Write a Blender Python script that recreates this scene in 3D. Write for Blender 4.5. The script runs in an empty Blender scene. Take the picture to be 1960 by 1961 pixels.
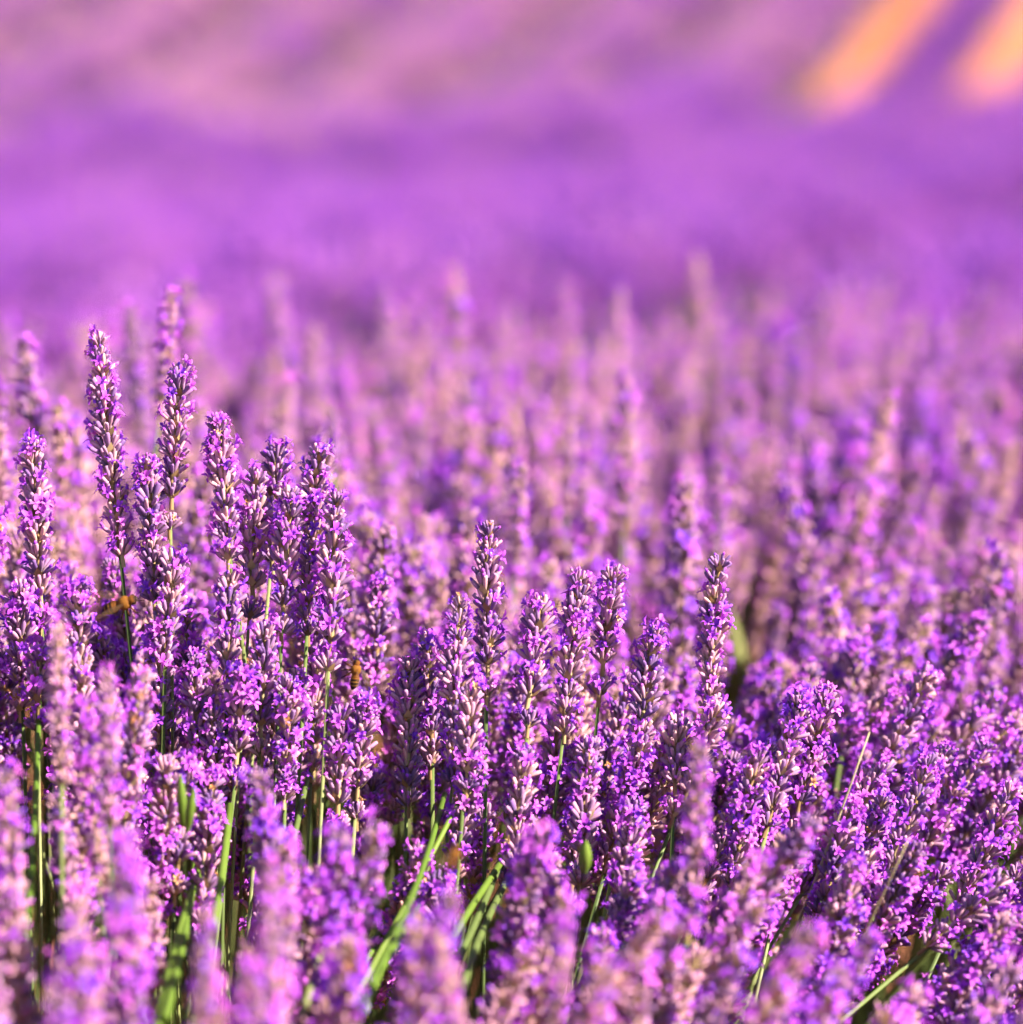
import bpy, math, random
import numpy as np
from mathutils import Vector, Matrix, Quaternion, Euler
R = math.radians
rnd = random.Random(11)
scene = bpy.context.scene
C = scene.collection

# ------------------------------------------------------------------ camera
F = 7000.0                     # focal length in pixels of the 1960 px photograph
PITCH = R(8.0)
CAM = Vector((0.0, 0.0, 1.10))
FOCUS = 1.60
cam_data = bpy.data.cameras.new('camera')
cam = bpy.data.objects.new('camera', cam_data)
C.objects.link(cam)
cam.location = CAM
cam.rotation_euler = (R(90) - PITCH, 0, 0)
cam_data.sensor_fit = 'HORIZONTAL'
cam_data.sensor_width = 36.0
cam_data.lens = 36.0 * F / 1960.0
cam_data.clip_start = 0.05
cam_data.clip_end = 1000.0
cam_data.dof.use_dof = True
cam_data.dof.focus_distance = FOCUS
cam_data.dof.aperture_fstop = 4.7
scene.camera = cam

# ------------------------------------------------------------------ sky, sun, exposure
SUN_AZ, SUN_EL = R(114.0), R(39.0)       # azimuth clockwise from the viewing direction
world = bpy.data.worlds.new('World')
scene.world = world
world.use_nodes = True
wn = world.node_tree
wn.nodes.clear()
w_out = wn.nodes.new('ShaderNodeOutputWorld')
w_bg = wn.nodes.new('ShaderNodeBackground')
w_sky = wn.nodes.new('ShaderNodeTexSky')
w_sky.sky_type = 'NISHITA'
w_sky.sun_disc = False
w_sky.sun_elevation = SUN_EL
w_sky.sun_rotation = SUN_AZ
w_bg.inputs['Strength'].default_value = 0.05
wn.links.new(w_sky.outputs[0], w_bg.inputs['Color'])
wn.links.new(w_bg.outputs[0], w_out.inputs['Surface'])
sun_data = bpy.data.lights.new('sun', 'SUN')
sun_data.energy = 5.0
sun_data.angle = R(0.5)
sun_data.color = (1.0, 0.87, 0.72)
sun = bpy.data.objects.new('sun', sun_data)
C.objects.link(sun)
to_sun = Vector((math.cos(SUN_EL) * math.sin(SUN_AZ), math.cos(SUN_EL) * math.cos(SUN_AZ), math.sin(SUN_EL)))
sun.rotation_euler = to_sun.to_track_quat('Z', 'Y').to_euler()
scene.view_settings.view_transform = 'Standard'
scene.view_settings.look = 'None'
scene.view_settings.gamma = 1.0
scene.view_settings.exposure = 2.1
scene.render.engine = 'CYCLES'
scene.cycles.max_bounces = 4
scene.cycles.diffuse_bounces = 2
scene.cycles.glossy_bounces = 1
scene.cycles.transmission_bounces = 3
scene.cycles.transparent_max_bounces = 4
scene.cycles.use_adaptive_sampling = True
scene.cycles.adaptive_threshold = 0.07
scene.cycles.adaptive_min_samples = 16
scene.cycles.caustics_reflective = False
scene.cycles.caustics_refractive = False

FWD = Vector((0, math.cos(PITCH), -math.sin(PITCH)))
UP = Vector((0, math.sin(PITCH), math.cos(PITCH)))
RT = Vector((1, 0, 0))
def at(px, py, d):
    """The place that is seen at a photograph pixel, d metres along the viewing axis."""
    return CAM + FWD * d + RT * ((px - 980.0) / F * d) + UP * ((980.5 - py) / F * d)
def seen(p):
    v = p - CAM
    d = v.dot(FWD)
    return 980.0 + v.x / d * F, 980.5 - v.dot(UP) / d * F, d

# ------------------------------------------------------------------ materials
def new_mat(name):
    m = bpy.data.materials.new(name)
    m.use_nodes = True
    nt = m.node_tree
    nt.nodes.clear()
    return m, nt
def nd(nt, kind, **kw):
    n = nt.nodes.new(kind)
    for k, v in kw.items():
        setattr(n, k, v)
    return n
ALBEDO = 0.70
def ramp(nt, fac, stops, k=ALBEDO, mode='LINEAR'):
    n = nt.nodes.new('ShaderNodeValToRGB')
    n.color_ramp.interpolation = mode
    e = n.color_ramp.elements
    while len(e) < len(stops):
        e.new(0.5)
    for el, (p, c) in zip(e, stops):
        el.position = p
        el.color = (*(k * q for q in c), 1)
    nt.links.new(fac, n.inputs['Fac'])
    return n.outputs['Color']
def mixc(nt, fac, a, b, blend='MIX'):
    n = nt.nodes.new('ShaderNodeMix')
    n.data_type = 'RGBA'
    n.blend_type = blend
    if isinstance(fac, (int, float)):
        n.inputs[0].default_value = fac
    else:
        nt.links.new(fac, n.inputs[0])
    for s, v in ((n.inputs[6], a), (n.inputs[7], b)):
        if isinstance(v, tuple):
            s.default_value = (*v, 1)
        else:
            nt.links.new(v, s)
    return n.outputs[2]
def math_n(nt, op, a, b=None, clamp=False):
    n = nt.nodes.new('ShaderNodeMath')
    n.operation = op
    n.use_clamp = clamp
    for s, v in zip(n.inputs, (a, b)):
        if v is None:
            continue
        if isinstance(v, (int, float)):
            s.default_value = v
        else:
            nt.links.new(v, s)
    return n.outputs[0]
def attr(nt, name):
    n = nt.nodes.new('ShaderNodeAttribute')
    n.attribute_name = name
    return n.outputs['Fac']
def tint_of(nt, spread=0.5):
    """Per-piece tint shifted by a per-object random."""
    info = nt.nodes.new('ShaderNodeObjectInfo')
    s = math_n(nt, 'MULTIPLY', math_n(nt, 'SUBTRACT', info.outputs['Random'], 0.5), spread)
    return math_n(nt, 'ADD', attr(nt, 'tint'), s, clamp=True)
def surface(nt, color, rough, translucent, bump=None, spec=0.3, sheen=0.0):
    out = nd(nt, 'ShaderNodeOutputMaterial')
    p = nd(nt, 'ShaderNodeBsdfPrincipled')
    p.inputs['Roughness'].default_value = rough
    p.inputs['Specular IOR Level'].default_value = spec
    p.inputs['Sheen Weight'].default_value = sheen
    nt.links.new(color, p.inputs['Base Color'])
    if bump is not None:
        b = nd(nt, 'ShaderNodeBump')
        b.inputs['Strength'].default_value = bump[1]
        b.inputs['Distance'].default_value = bump[2]
        nt.links.new(bump[0], b.inputs['Height'])
        nt.links.new(b.outputs[0], p.inputs['Normal'])
    if translucent > 0:
        t = nd(nt, 'ShaderNodeBsdfTranslucent')
        nt.links.new(color, t.inputs['Color'])
        mx = nd(nt, 'ShaderNodeMixShader')
        mx.inputs[0].default_value = translucent
        nt.links.new(p.outputs[0], mx.inputs[1])
        nt.links.new(t.outputs[0], mx.inputs[2])
        nt.links.new(mx.outputs[0], out.inputs['Surface'])
    else:
        nt.links.new(p.outputs[0], out.inputs['Surface'])
def noise(nt, scale, detail=3.0, coord='Object'):
    tc = nd(nt, 'ShaderNodeTexCoord')
    n = nd(nt, 'ShaderNodeTexNoise')
    n.inputs['Scale'].default_value = scale
    n.inputs['Detail'].default_value = detail
    nt.links.new(tc.outputs[coord], n.inputs['Vector'])
    return n.outputs['Fac']

def mat_petal(name):
    m, nt = new_mat(name)
    col = ramp(nt, tint_of(nt, 0.4), [(0.0, (0.30, 0.065, 0.95)), (0.35, (0.52, 0.085, 1.0)), (0.7, (0.72, 0.12, 0.98)), (1.0, (0.88, 0.20, 0.90))])
    col = mixc(nt, attr(nt, 'along'), mixc(nt, 0.35, col, (0.17, 0.012, 0.24)), col)
    surface(nt, col, 0.55, 0.20, None, 0.25)
    return m
def mat_calyx(name):
    m, nt = new_mat(name)
    t = tint_of(nt, 0.5)
    tip = ramp(nt, t, [(0.0, (0.22, 0.11, 0.36)), (0.3, (0.50, 0.26, 0.50)), (0.65, (0.72, 0.37, 0.54)), (1.0, (0.84, 0.49, 0.46))])
    base = ramp(nt, t, [(0.0, (0.20, 0.16, 0.20)), (0.5, (0.42, 0.30, 0.28)), (1.0, (0.60, 0.46, 0.22))])
    fac = ramp(nt, attr(nt, 'along'), [(0.0, (0, 0, 0)), (0.55, (1, 1, 1))], 1.0)
    col = mixc(nt, fac, base, tip)
    n = noise(nt, 1500, 1)
    col = mixc(nt, math_n(nt, 'MULTIPLY', n, 0.35), col, (0.13, 0.06, 0.16))
    surface(nt, col, 0.8, 0.08, None, 0.2)
    return m
def mat_ramp(name, stops, rough=0.7, transl=0.2, nscale=300, spread=0.4, spec=0.3):
    m, nt = new_mat(name)
    col = ramp(nt, tint_of(nt, spread), stops)
    n = noise(nt, nscale, 1)
    col = mixc(nt, math_n(nt, 'MULTIPLY', n, 0.35), col, tuple(0.27 * c for c in stops[0][1]))
    surface(nt, col, rough, transl, None, spec)
    return m
M_PETAL = mat_petal('violet_petal')
M_CALYX = mat_calyx('mauve_calyx')
M_BRACT = mat_ramp('dry_bract', [(0.0, (0.20, 0.13, 0.07)), (0.6, (0.48, 0.30, 0.13)), (1.0, (0.66, 0.52, 0.26))])
M_WITHER = mat_ramp('withered_floret', [(0.0, (0.42, 0.16, 0.06)), (0.6, (0.72, 0.34, 0.12)), (1.0, (0.85, 0.58, 0.30))])
M_STEM = mat_ramp('green_stem', [(0.0, (0.08, 0.13, 0.035)), (0.5, (0.16, 0.22, 0.06)), (1.0, (0.30, 0.33, 0.13))], 0.55, 0.1, 250)
M_LEAF = mat_ramp('green_leaf', [(0.0, (0.05, 0.09, 0.03)), (0.5, (0.10, 0.17, 0.04)), (1.0, (0.20, 0.28, 0.09))], 0.6, 0.25, 200)
M_BLADE = mat_ramp('fresh_leaf', [(0.0, (0.13, 0.26, 0.03)), (1.0, (0.26, 0.38, 0.06))], 0.5, 0.35, 200)
M_OLIVE = mat_ramp('olive_leaf', [(0.0, (0.26, 0.30, 0.10)), (1.0, (0.44, 0.44, 0.18))], 0.6, 0.35, 200)
M_STRAW = mat_ramp('pale_straw', [(0.0, (0.46, 0.38, 0.20)), (1.0, (0.62, 0.54, 0.34))], 0.6, 0.2, 200)
M_FAR = mat_ramp('far_flower', [(0.0, (0.26, 0.06, 0.58)), (0.35, (0.48, 0.11, 0.76)), (0.6, (0.64, 0.21, 0.72)), (0.82, (0.72, 0.34, 0.60)), (1.0, (0.78, 0.46, 0.46))], 0.7, 0.3, 60, 0.25)

def mat_soil():
    m, nt = new_mat('ochre_soil')
    n1, n2 = noise(nt, 0.7, 5), noise(nt, 14, 6)
    col = ramp(nt, n1, [(0.35, (0.60, 0.210, 0.115)), (0.65, (0.82, 0.320, 0.190))])
    col = mixc(nt, math_n(nt, 'MULTIPLY', n2, 0.55), col, (0.12, 0.045, 0.018))
    surface(nt, col, 0.95, 0, (n2, 0.8, 0.05), 0.1)
    return m
M_SOIL = mat_soil()

# ------------------------------------------------------------------ mesh building
class Geo:
    def __init__(self):
        self.v, self.f, self.m, self.t, self.a = [], [], [], [], []
    def add(self, tpl, mtx, mat, tint):
        vs, fs, al = tpl
        o = len(self.v)
        for p in vs:
            self.v.append(mtx @ p)
        self.f += [tuple(i + o for i in f) for f in fs]
        self.m += [mat] * len(fs)
        self.t += [tint] * len(vs)
        self.a += al
        return self
    def mesh(self, name, mats, smooth=True):
        me = bpy.data.meshes.new(name)
        me.from_pydata([tuple(p) for p in self.v], [], self.f)
        for x in mats:
            me.materials.append(x)
        me.polygons.foreach_set('material_index', self.m)
        me.polygons.foreach_set('use_smooth', [smooth] * len(self.f))
        me.attributes.new('tint', 'FLOAT', 'POINT').data.foreach_set('value', self.t)
        me.attributes.new('along', 'FLOAT', 'POINT').data.foreach_set('value', self.a)
        me.update()
        return me

def tube(rings, n, close=(False, True), flute=0.0, bend=0.0):
    """rings: (z, radius, along)."""
    vs, fs, al = [], [], []
    for z, r, a in rings:
        for k in range(n):
            th = 2 * math.pi * k / n
            rr = r * (1 + flute * (1 if k % 2 else -1))
            vs.append(Vector((rr * math.cos(th) + bend * z * z, rr * math.sin(th), z)))
            al.append(a)
    for i in range(len(rings) - 1):
        for k in range(n):
            k2 = (k + 1) % n
            fs.append((i * n + k, i * n + k2, (i + 1) * n + k2, (i + 1) * n + k))
    if close[0]:
        fs.append(tuple(range(n - 1, -1, -1)))
    if close[1]:
        o = (len(rings) - 1) * n
        fs.append(tuple(o + k for k in range(n)))
    return vs, fs, al

# a calyx is 1 long; the mouth is drawn in a little and toothed
CALYX = [tube([(0, 0.075, 0), (0.2, 0.115, 0.2), (0.62, 0.15, 0.62), (0.93, 0.135, 0.9), (1.0, 0.10, 1.0)], 6, (False, True), 0.12, b) for b in (0.0, 0.10, -0.08)]
BUD = tube([(0.86, 0.08, 0.0), (1.0, 0.12, 0.5), (1.13, 0.12, 0.9), (1.22, 0.05, 1.0)], 5)
RACHIS = tube([(-0.9, 0.16, 0), (0.6, 0.14, 1)], 5, (False, False))
BRACT = ([Vector((0, 0, 0)), Vector((0.30, 0.05, 0.35)), Vector((0, 0.02, 0.45)), Vector((-0.30, 0.05, 0.35)), Vector((0, 0.12, 0.95))],
         [(0, 1, 2), (0, 2, 3), (1, 4, 2), (2, 4, 3)], [0, 0.5, 0.4, 0.5, 1])
def corolla(r):
    """A two-lipped floret, tube along +Z, five rounded lobes; sizes in units of a calyx length."""
    vs, fs, al = tube([(0.0, 0.10, 0.0), (0.35, 0.13, 0.1), (0.6, 0.20, 0.3)], 6, (False, False))
    lobes = [(90 - 32, 0.66, 0.20, 25), (90 + 32, 0.66, 0.20, 25), (200, 0.50, 0.15, 62), (270, 0.56, 0.17, 75), (340, 0.50, 0.15, 62)]
    for az, ln, wd, op in lobes:
        az, op = R(az + r.uniform(-12, 12)), R(op + r.uniform(-22, 22))
        ln *= r.uniform(0.8, 1.2)
        out = Vector((math.cos(az), math.sin(az), 0))
        side = Vector((-math.sin(az), math.cos(az), 0))
        o = len(vs)
        d1 = out * math.sin(op) + Vector((0, 0, 1)) * math.cos(op)
        op2 = op + R(r.uniform(15, 55))
        d2 = out * math.sin(op2) + Vector((0, 0, 1)) * math.cos(op2)
        b = out * 0.17 + Vector((0, 0, 0.56))
        m = b + d1 * ln * 0.55
        e = m + d2 * ln * 0.45
        cup = d1.cross(side) * 0.06
        vs += [b - side * 0.10, b + side * 0.10, m - side * wd + cup, m + side * wd + cup, m, e - side * wd * 0.55, e + side * wd * 0.55, e + d2 * 0.05]
        al += [0.3, 0.3, 0.75, 0.75, 0.6, 1, 1, 1]
        fs += [(o, o + 1, o + 4), (o, o + 4, o + 2), (o + 1, o + 3, o + 4), (o + 2, o + 4, o + 5), (o + 4, o + 3, o + 6), (o + 4, o + 6, o + 7, o + 5)]
    return vs, fs, al
COROLLA = [corolla(random.Random(40 + k)) for k in range(7)]

def frame(pos, direction, roll, s):
    q = direction.to_track_quat('Z', 'Y') @ Quaternion((0, 0, 1), roll)
    return Matrix.Translation(pos) @ q.to_matrix().to_4x4() @ Matrix.Scale(s, 4)

CL = 0.0056      # calyx length
def whorl_plan(r, size, z0):
    """Calyces of one whorl: two facing fans round the stem, in two tiers."""
    plan, az0 = [], r.uniform(0, 6.28)
    n = r.randint(15, 19)
    for k in range(n):
        az = az0 + 2 * math.pi * k / n + r.uniform(-0.25, 0.25)
        tier = k % 3
        el = R((50, 34, 20)[tier] + r.uniform(-12, 12)) * (0.6 + 0.4 * size)
        d = Vector((math.cos(az) * math.sin(el), math.sin(az) * math.sin(el), math.cos(el)))
        pos = Vector((math.cos(az) * 0.0016, math.sin(az) * 0.0016, z0 + r.uniform(-0.0012, 0.0018) + 0.0011 * tier))
        plan.append((pos, d, r.uniform(0, 6.28), CL * size * r.uniform(0.85, 1.15)))
    return plan, az0
def whorl_geo(g, r, size, z0, bloom, petals=None, tint0=0.5):
    """Adds calyces, buds and bracts to g, florets to petals if given; returns the floret sites."""
    plan, az0 = whorl_plan(r, size, z0)
    sites = []
    for pos, d, roll, s in plan:
        mtx = frame(pos, d, roll, s)
        g.add(r.choice(CALYX), mtx, 0, min(1, max(0, r.gauss(tint0, 0.24))))
        u = r.random()
        if u < bloom:
            mf = frame(pos + d * s * 0.72, (d + Vector((0, 0, r.uniform(-0.15, 0.35)))).normalized(), r.uniform(-0.6, 0.6), CL * r.uniform(0.68, 0.90))
            # the broad lip stands up
            sites.append(mf)
            if petals is not None:
                if r.random() < 0.06:
                    petals.add(r.choice(COROLLA), mf @ Matrix.Scale(0.6, 4), 1, r.random())
                else:
                    petals.add(r.choice(COROLLA), mf, 0, min(1, max(0, r.gauss(0.5, 0.26))))
        elif u < bloom + 0.25:
            g.add(BUD, mtx, 1, r.random())
    g.add(RACHIS, frame(Vector((0, 0, z0)), Vector((0, 0, 1)), 0, 0.0068), 2, 0.4 + 0.6 * r.random())
    for k in range(2):
        az = az0 + math.pi * k + 1.57
        d = Vector((math.cos(az) * 0.8, math.sin(az) * 0.8, 0.75)).normalized()
        g.add(BRACT, frame(Vector((0, 0, z0 - 0.002)) + d * 0.0012, d, 0, 0.006 * size), 2, r.random())
    return sites

CAL_MATS = [M_CALYX, M_PETAL, M_BRACT, M_STEM]
PET_MATS = [M_PETAL, M_WITHER]
# whorls for the sharpest spikes
WHORLS = []
for k in range(14):
    r = random.Random(100 + k)
    g = Geo()
    sites = whorl_geo(g, r, 1.0, 0.0, [0.15, 0.28, 0.42, 0.58][k % 4], None, 0.30 + 0.3 * r.random())
    WHORLS.append((g.mesh('whorl_%d' % k, CAL_MATS), sites))
FLORETS = []
for k in range(7):
    for t in (0.2, 0.5, 0.85):
        FLORETS.append(Geo().add(COROLLA[k], Matrix.Identity(4), 0, t).mesh('floret_%d' % k, [M_PETAL]))
FLORETS_DRY = [Geo().add(COROLLA[k], Matrix.Scale(0.65, 4), 0, 0.2 + 0.3 * k).mesh('dry_floret_%d' % k, [M_WITHER]) for k in range(3)]

# whole heads, 75 mm nominal, for the spikes out of focus
HN = 0.075
HEADS = []
for k in range(12):
    r = random.Random(300 + k)
    gc, gp = Geo(), Geo()
    z, n = 0.0, 11
    pale = k >= 6                     # fewer florets, pinker calyces; picked mostly for spikes further back
    bl = r.uniform(0.05, 0.20) if pale else r.uniform(0.12, 0.38)
    for i in range(n):
        fr = i / (n - 1)
        size = (0.92 + 0.2 * math.sin(fr * 2.4)) * (1 - 0.35 * max(0, fr - 0.6) / 0.4)
        whorl_geo(gc, r, size, z, bl * r.uniform(0.3, 1.6), gp, (0.60 if pale else 0.40) + 0.25 * r.random())
        z += (0.0077 if i else r.choice((0.0077, 0.011))) * (1 - 0.2 * fr)
    HEADS.append((gc, gp))
    gc.me = gc.mesh('head_%d' % k, CAL_MATS)
    gp.me = gp.mesh('petals_%d' % k, PET_MATS)

def stem_tpl(bow, n=5):
    rings = []
    vs, fs, al = [], [], []
    for i in range(6):
        t = i / 5
        rings.append((t, 1.0 - 0.3 * t, t))
    vs, fs, al = tube(rings, n, (False, True))
    for p in vs:
        p.x = p.x * 0.0012 + bow * math.sin(p.z * math.pi) * 0.02
        p.y *= 0.0012
    return vs, fs, al
STEMS = []
for k in range(6):
    STEMS.append(Geo().add(stem_tpl([0, 0.4, -0.4, 0.7, 0.2, -0.7][k]), Matrix.Identity(4), 0, [0.2, 0.45, 0.6, 0.8, 0.35, 0.95][k]).mesh('stem_%d' % k, [M_STEM]))

# ------------------------------------------------------------------ object helpers
def new(name, mesh, parent=None, mtx=None):
    o = bpy.data.objects.new(name, mesh)
    C.objects.link(o)
    if parent is not None:
        o.parent = parent
    if mtx is not None:
        o.matrix_basis = mtx
    return o
def tag(o, label=None, cat=None, group=None, kind=None):
    for k, v in (('label', label), ('category', cat), ('group', group), ('kind', kind)):
        if v:
            o[k] = v
    return o
def smooth01(x):
    x = min(1, max(0, x))
    return x * x * (3 - 2 * x)

# ------------------------------------------------------------------ ground: level here, a shallow dip, then a rising slope
SLOPE_Y = 36.0
def ground_z(x, y):
    sy = SLOPE_Y + 0.35 * max(-10.0, min(10.0, x))
    z = -0.031 * max(0.0, min(y, sy) - 4.0)
    t = y - sy
    if t > 0:
        s = math.tan(R(12.0))
        z += s * (t * t / 12.0 if t < 6 else t - 3.0)
        if t > 45:
            z -= s * (t - 45) * smooth01((t - 45) / 30)
    z += (0.072 * x + 0.055 * max(0.0, min(12.0, x))) * smooth01((y - 5) / 30)
    return z
def build_ground():
    ys = [-3 + 0.5 * i for i in range(20)] + [7 + 1.0 * i for i in range(70)] + [77 + 6 * i for i in range(60)]
    xs = [-160 + 20 * i for i in range(7)] + [-30 + 1.0 * i for i in range(61)] + [40 + 20 * i for i in range(7)]
    vs, fs = [], []
    r = random.Random(5)
    for y in ys:
        for x in xs:
            vs.append((x, y, ground_z(max(-40, min(40, x)), y) + r.uniform(-0.02, 0.02)))
    n = len(xs)
    for j in range(len(ys) - 1):
        for i in range(n - 1):
            fs.append((j * n + i, j * n + i + 1, (j + 1) * n + i + 1, (j + 1) * n + i))
    me = bpy.data.meshes.new('ground')
    me.from_pydata(vs, [], fs)
    me.materials.append(M_SOIL)
    me.polygons.foreach_set('use_smooth', [True] * len(fs))
    tag(new('ground', me), 'bare orange soil between the lavender rows', kind='structure')
build_ground()

# ------------------------------------------------------------------ the lavender rows beyond
LEAF = ([Vector((0, 0, 0)), Vector((0.05, 0, 0.4)), Vector((-0.05, 0, 0.4)), Vector((0, 0.12, 1.0))], [(0, 1, 2), (2, 1, 3)], [0, 0.5, 0.5, 1])
FARHEAD = tube([(0, 0.35, 0), (0.25, 1.0, 0.3), (0.7, 0.9, 0.7), (1.0, 0.15, 1.0)], 4)
def bush_mesh(k, tone=0.46):
    """One clipped lavender bush in flower: a leafy mound, stems and flower heads."""
    r = random.Random(700 + k)
    g = Geo()
    for i in range(330):
        az, u = r.uniform(0, 6.283), math.sqrt(r.random())
        rad = 0.48 * u
        lean = u * R(38) + r.gauss(0, R(6))
        d = Vector((math.cos(az) * math.sin(lean), math.sin(az) * math.sin(lean), math.cos(lean)))
        top = Vector((math.cos(az) * rad, math.sin(az) * rad, 0.60 - 0.26 * u * u + r.gauss(0, 0.035)))
        h = r.uniform(0.05, 0.085)
        q = frame(top - d * h, d, r.uniform(0, 6), 1.0)
        g.add(FARHEAD, q @ Matrix.Diagonal((0.0125, 0.0125, h, 1)), 0, min(1, max(0, r.gauss(tone, 0.24))))
        if r.random() < 0.5:
            g.add(LEAF, frame(top - d * (h + 0.22), d, r.uniform(0, 6), 1.0) @ Matrix.Diagonal((0.05, 0.05, 0.22, 1)), 1, r.uniform(0.3, 1))
    for i in range(220):
        az, el = r.uniform(0, 6.283), R(r.uniform(-5, 85))
        d = Vector((math.cos(az) * math.cos(el), math.sin(az) * math.cos(el), math.sin(el)))
        p = Vector((d.x * 0.30, d.y * 0.30, 0.05 + d.z * 0.26))
        g.add(LEAF, frame(p, (d + Vector((0, 0, 0.5))).normalized(), r.uniform(0, 6), 1.0) @ Matrix.Diagonal((0.35, 0.35, 0.13, 1)), 2, r.random())
    return g.mesh('bush_%d' % k, [M_FAR, M_STEM, M_LEAF], False)
BUSHES = [bush_mesh(k, 0.27) for k in range(5)]
OLD_BUSHES = [bush_mesh(k, 0.74) for k in range(10, 14)]      # past full bloom: paler and pinker
ROW_AZ = R(16.0)
ROW_U = Vector((math.sin(ROW_AZ), math.cos(ROW_AZ), 0))
ROW_N = Vector((math.cos(ROW_AZ), -math.sin(ROW_AZ), 0))
ROW_SP = 1.85
ROW_OFF = 0.30
GROWN_N = -8.4
STRIP_N = -7.4
brnd = random.Random(77)
def bush_at(s, n):
    p = ROW_U * s + ROW_N * n
    x, y = p.x + brnd.uniform(-0.06, 0.06), p.y + brnd.uniform(-0.06, 0.06)
    sc = brnd.uniform(0.88, 1.1)
    if y > SLOPE_Y - 2 and n < GROWN_N:
        sc *= 1.62 + 0.03 * math.sin(s * 1.3 + n)          # the older rows have nearly closed up
    return Vector((x, y, ground_z(x, y) - 0.02)), brnd.uniform(0, 6.28), sc
near_pts, rows = [], []
for i in range(-22, 16):
    n = i * ROW_SP + ROW_OFF
    far = []
    s = -30.0
    while s < 75:
        s += 0.46
        p = ROW_U * s + ROW_N * n
        half = 0.15 * p.y + 5.0
        if p.y < 8.5 or p.y > 62 or abs(p.x) > half:
            continue
        pos, rz, sc = bush_at(s, n)
        if p.y > 36.0:
            far.append((pos, rz, sc))
        else:
            near_pts.append((pos, rz, sc))
    if len(far) >= 4:
        px, py, d = seen(far[0][0])
        row = bpy.data.objects.new('lavender_row', None)
        C.objects.link(row)
        row.location = far[0][0]
        for pos, rz, sc in far:
            m = Matrix.Translation(pos - far[0][0]) @ Matrix.Rotation(rz, 4, 'Z') @ Matrix.Scale(sc, 4)
            new('bush', brnd.choice(OLD_BUSHES if n < GROWN_N and brnd.random() < 0.8 * smooth01((pos.y - 36.0 - 0.35 * pos.x) / 5.0) else BUSHES), row, m)
        rows.append((n, row))

ORD = ['first', 'second', 'third', 'fourth', 'fifth', 'sixth', 'seventh', 'eighth', 'ninth', 'tenth', 'eleventh', 'twelfth', 'thirteenth', 'fourteenth', 'fifteenth', 'sixteenth', 'seventeenth', 'eighteenth', 'nineteenth', 'twentieth']
# the two soil strips in the corner lie on either side of the row nearest n = STRIP_N
rows.sort(key=lambda q: q[0])
mid = min(range(len(rows)), key=lambda k: abs(rows[k][0] - STRIP_N))
for k, (n, row) in enumerate(rows):
    if k == mid:
        lab = 'purple lavender row between the two orange soil strips'
    elif k > mid:
        lab = '%s lavender row to the right beyond the orange strip in the top corner' % ORD[k - mid - 1]
    else:
        lab = '%s blurred lavender row left of both orange soil strips, counted from them' % ORD[mid - k - 1]
    tag(row, lab, 'lavender row', 'lavender rows on the far slope')

# ------------------------------------------------------------------ geometry-node instancing for what nobody could count
def scatter(name, pts, protos, label):
    """pts: (location, euler, scale, index); protos: meshes."""
    col = bpy.data.collections.new(name + '_source')
    for i, me in enumerate(protos):
        col.objects.link(bpy.data.objects.new('%s_source_%02d' % (name, i), me))
    me = bpy.data.meshes.new(name)
    me.from_pydata([tuple(p[0]) for p in pts], [], [])
    me.attributes.new('rot', 'FLOAT_VECTOR', 'POINT').data.foreach_set('vector', [c for p in pts for c in p[1]])
    me.attributes.new('scl', 'FLOAT', 'POINT').data.foreach_set('value', [p[2] for p in pts])
    me.attributes.new('idx', 'INT', 'POINT').data.foreach_set('value', [p[3] for p in pts])
    o = new(name, me)
    ng = bpy.data.node_groups.new(name + '_nodes', 'GeometryNodeTree')
    ng.interface.new_socket('Geometry', in_out='INPUT', socket_type='NodeSocketGeometry')
    ng.interface.new_socket('Geometry', in_out='OUTPUT', socket_type='NodeSocketGeometry')
    gi, go = ng.nodes.new('NodeGroupInput'), ng.nodes.new('NodeGroupOutput')
    iop = ng.nodes.new('GeometryNodeInstanceOnPoints')
    ci = ng.nodes.new('GeometryNodeCollectionInfo')
    ci.inputs['Collection'].default_value = col
    ci.inputs['Separate Children'].default_value = True
    ci.inputs['Reset Children'].default_value = True
    iop.inputs['Pick Instance'].default_value = True
    def named(nm, tp):
        a = ng.nodes.new('GeometryNodeInputNamedAttribute')
        a.data_type = tp
        a.inputs['Name'].default_value = nm
        return a.outputs['Attribute']
    ng.links.new(gi.outputs[0], iop.inputs['Points'])
    ng.links.new(ci.outputs[0], iop.inputs['Instance'])
    ng.links.new(named('idx', 'INT'), iop.inputs['Instance Index'])
    ng.links.new(named('rot', 'FLOAT_VECTOR'), iop.inputs['Rotation'])
    ng.links.new(named('scl', 'FLOAT'), iop.inputs['Scale'])
    ng.links.new(iop.outputs[0], go.inputs[0])
    md = o.modifiers.new('scatter', 'NODES')
    md.node_group = ng
    tag(o, label, kind='stuff')
    return o
scatter('lavender_field', [(p, (0, 0, rz), sc, brnd.randrange(5)) for p, rz, sc in near_pts], BUSHES,
        'smooth purple mass of blurred lavender between the front spikes and the slope')

# ------------------------------------------------------------------ the flower spikes in front
DEF = 1.60
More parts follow.
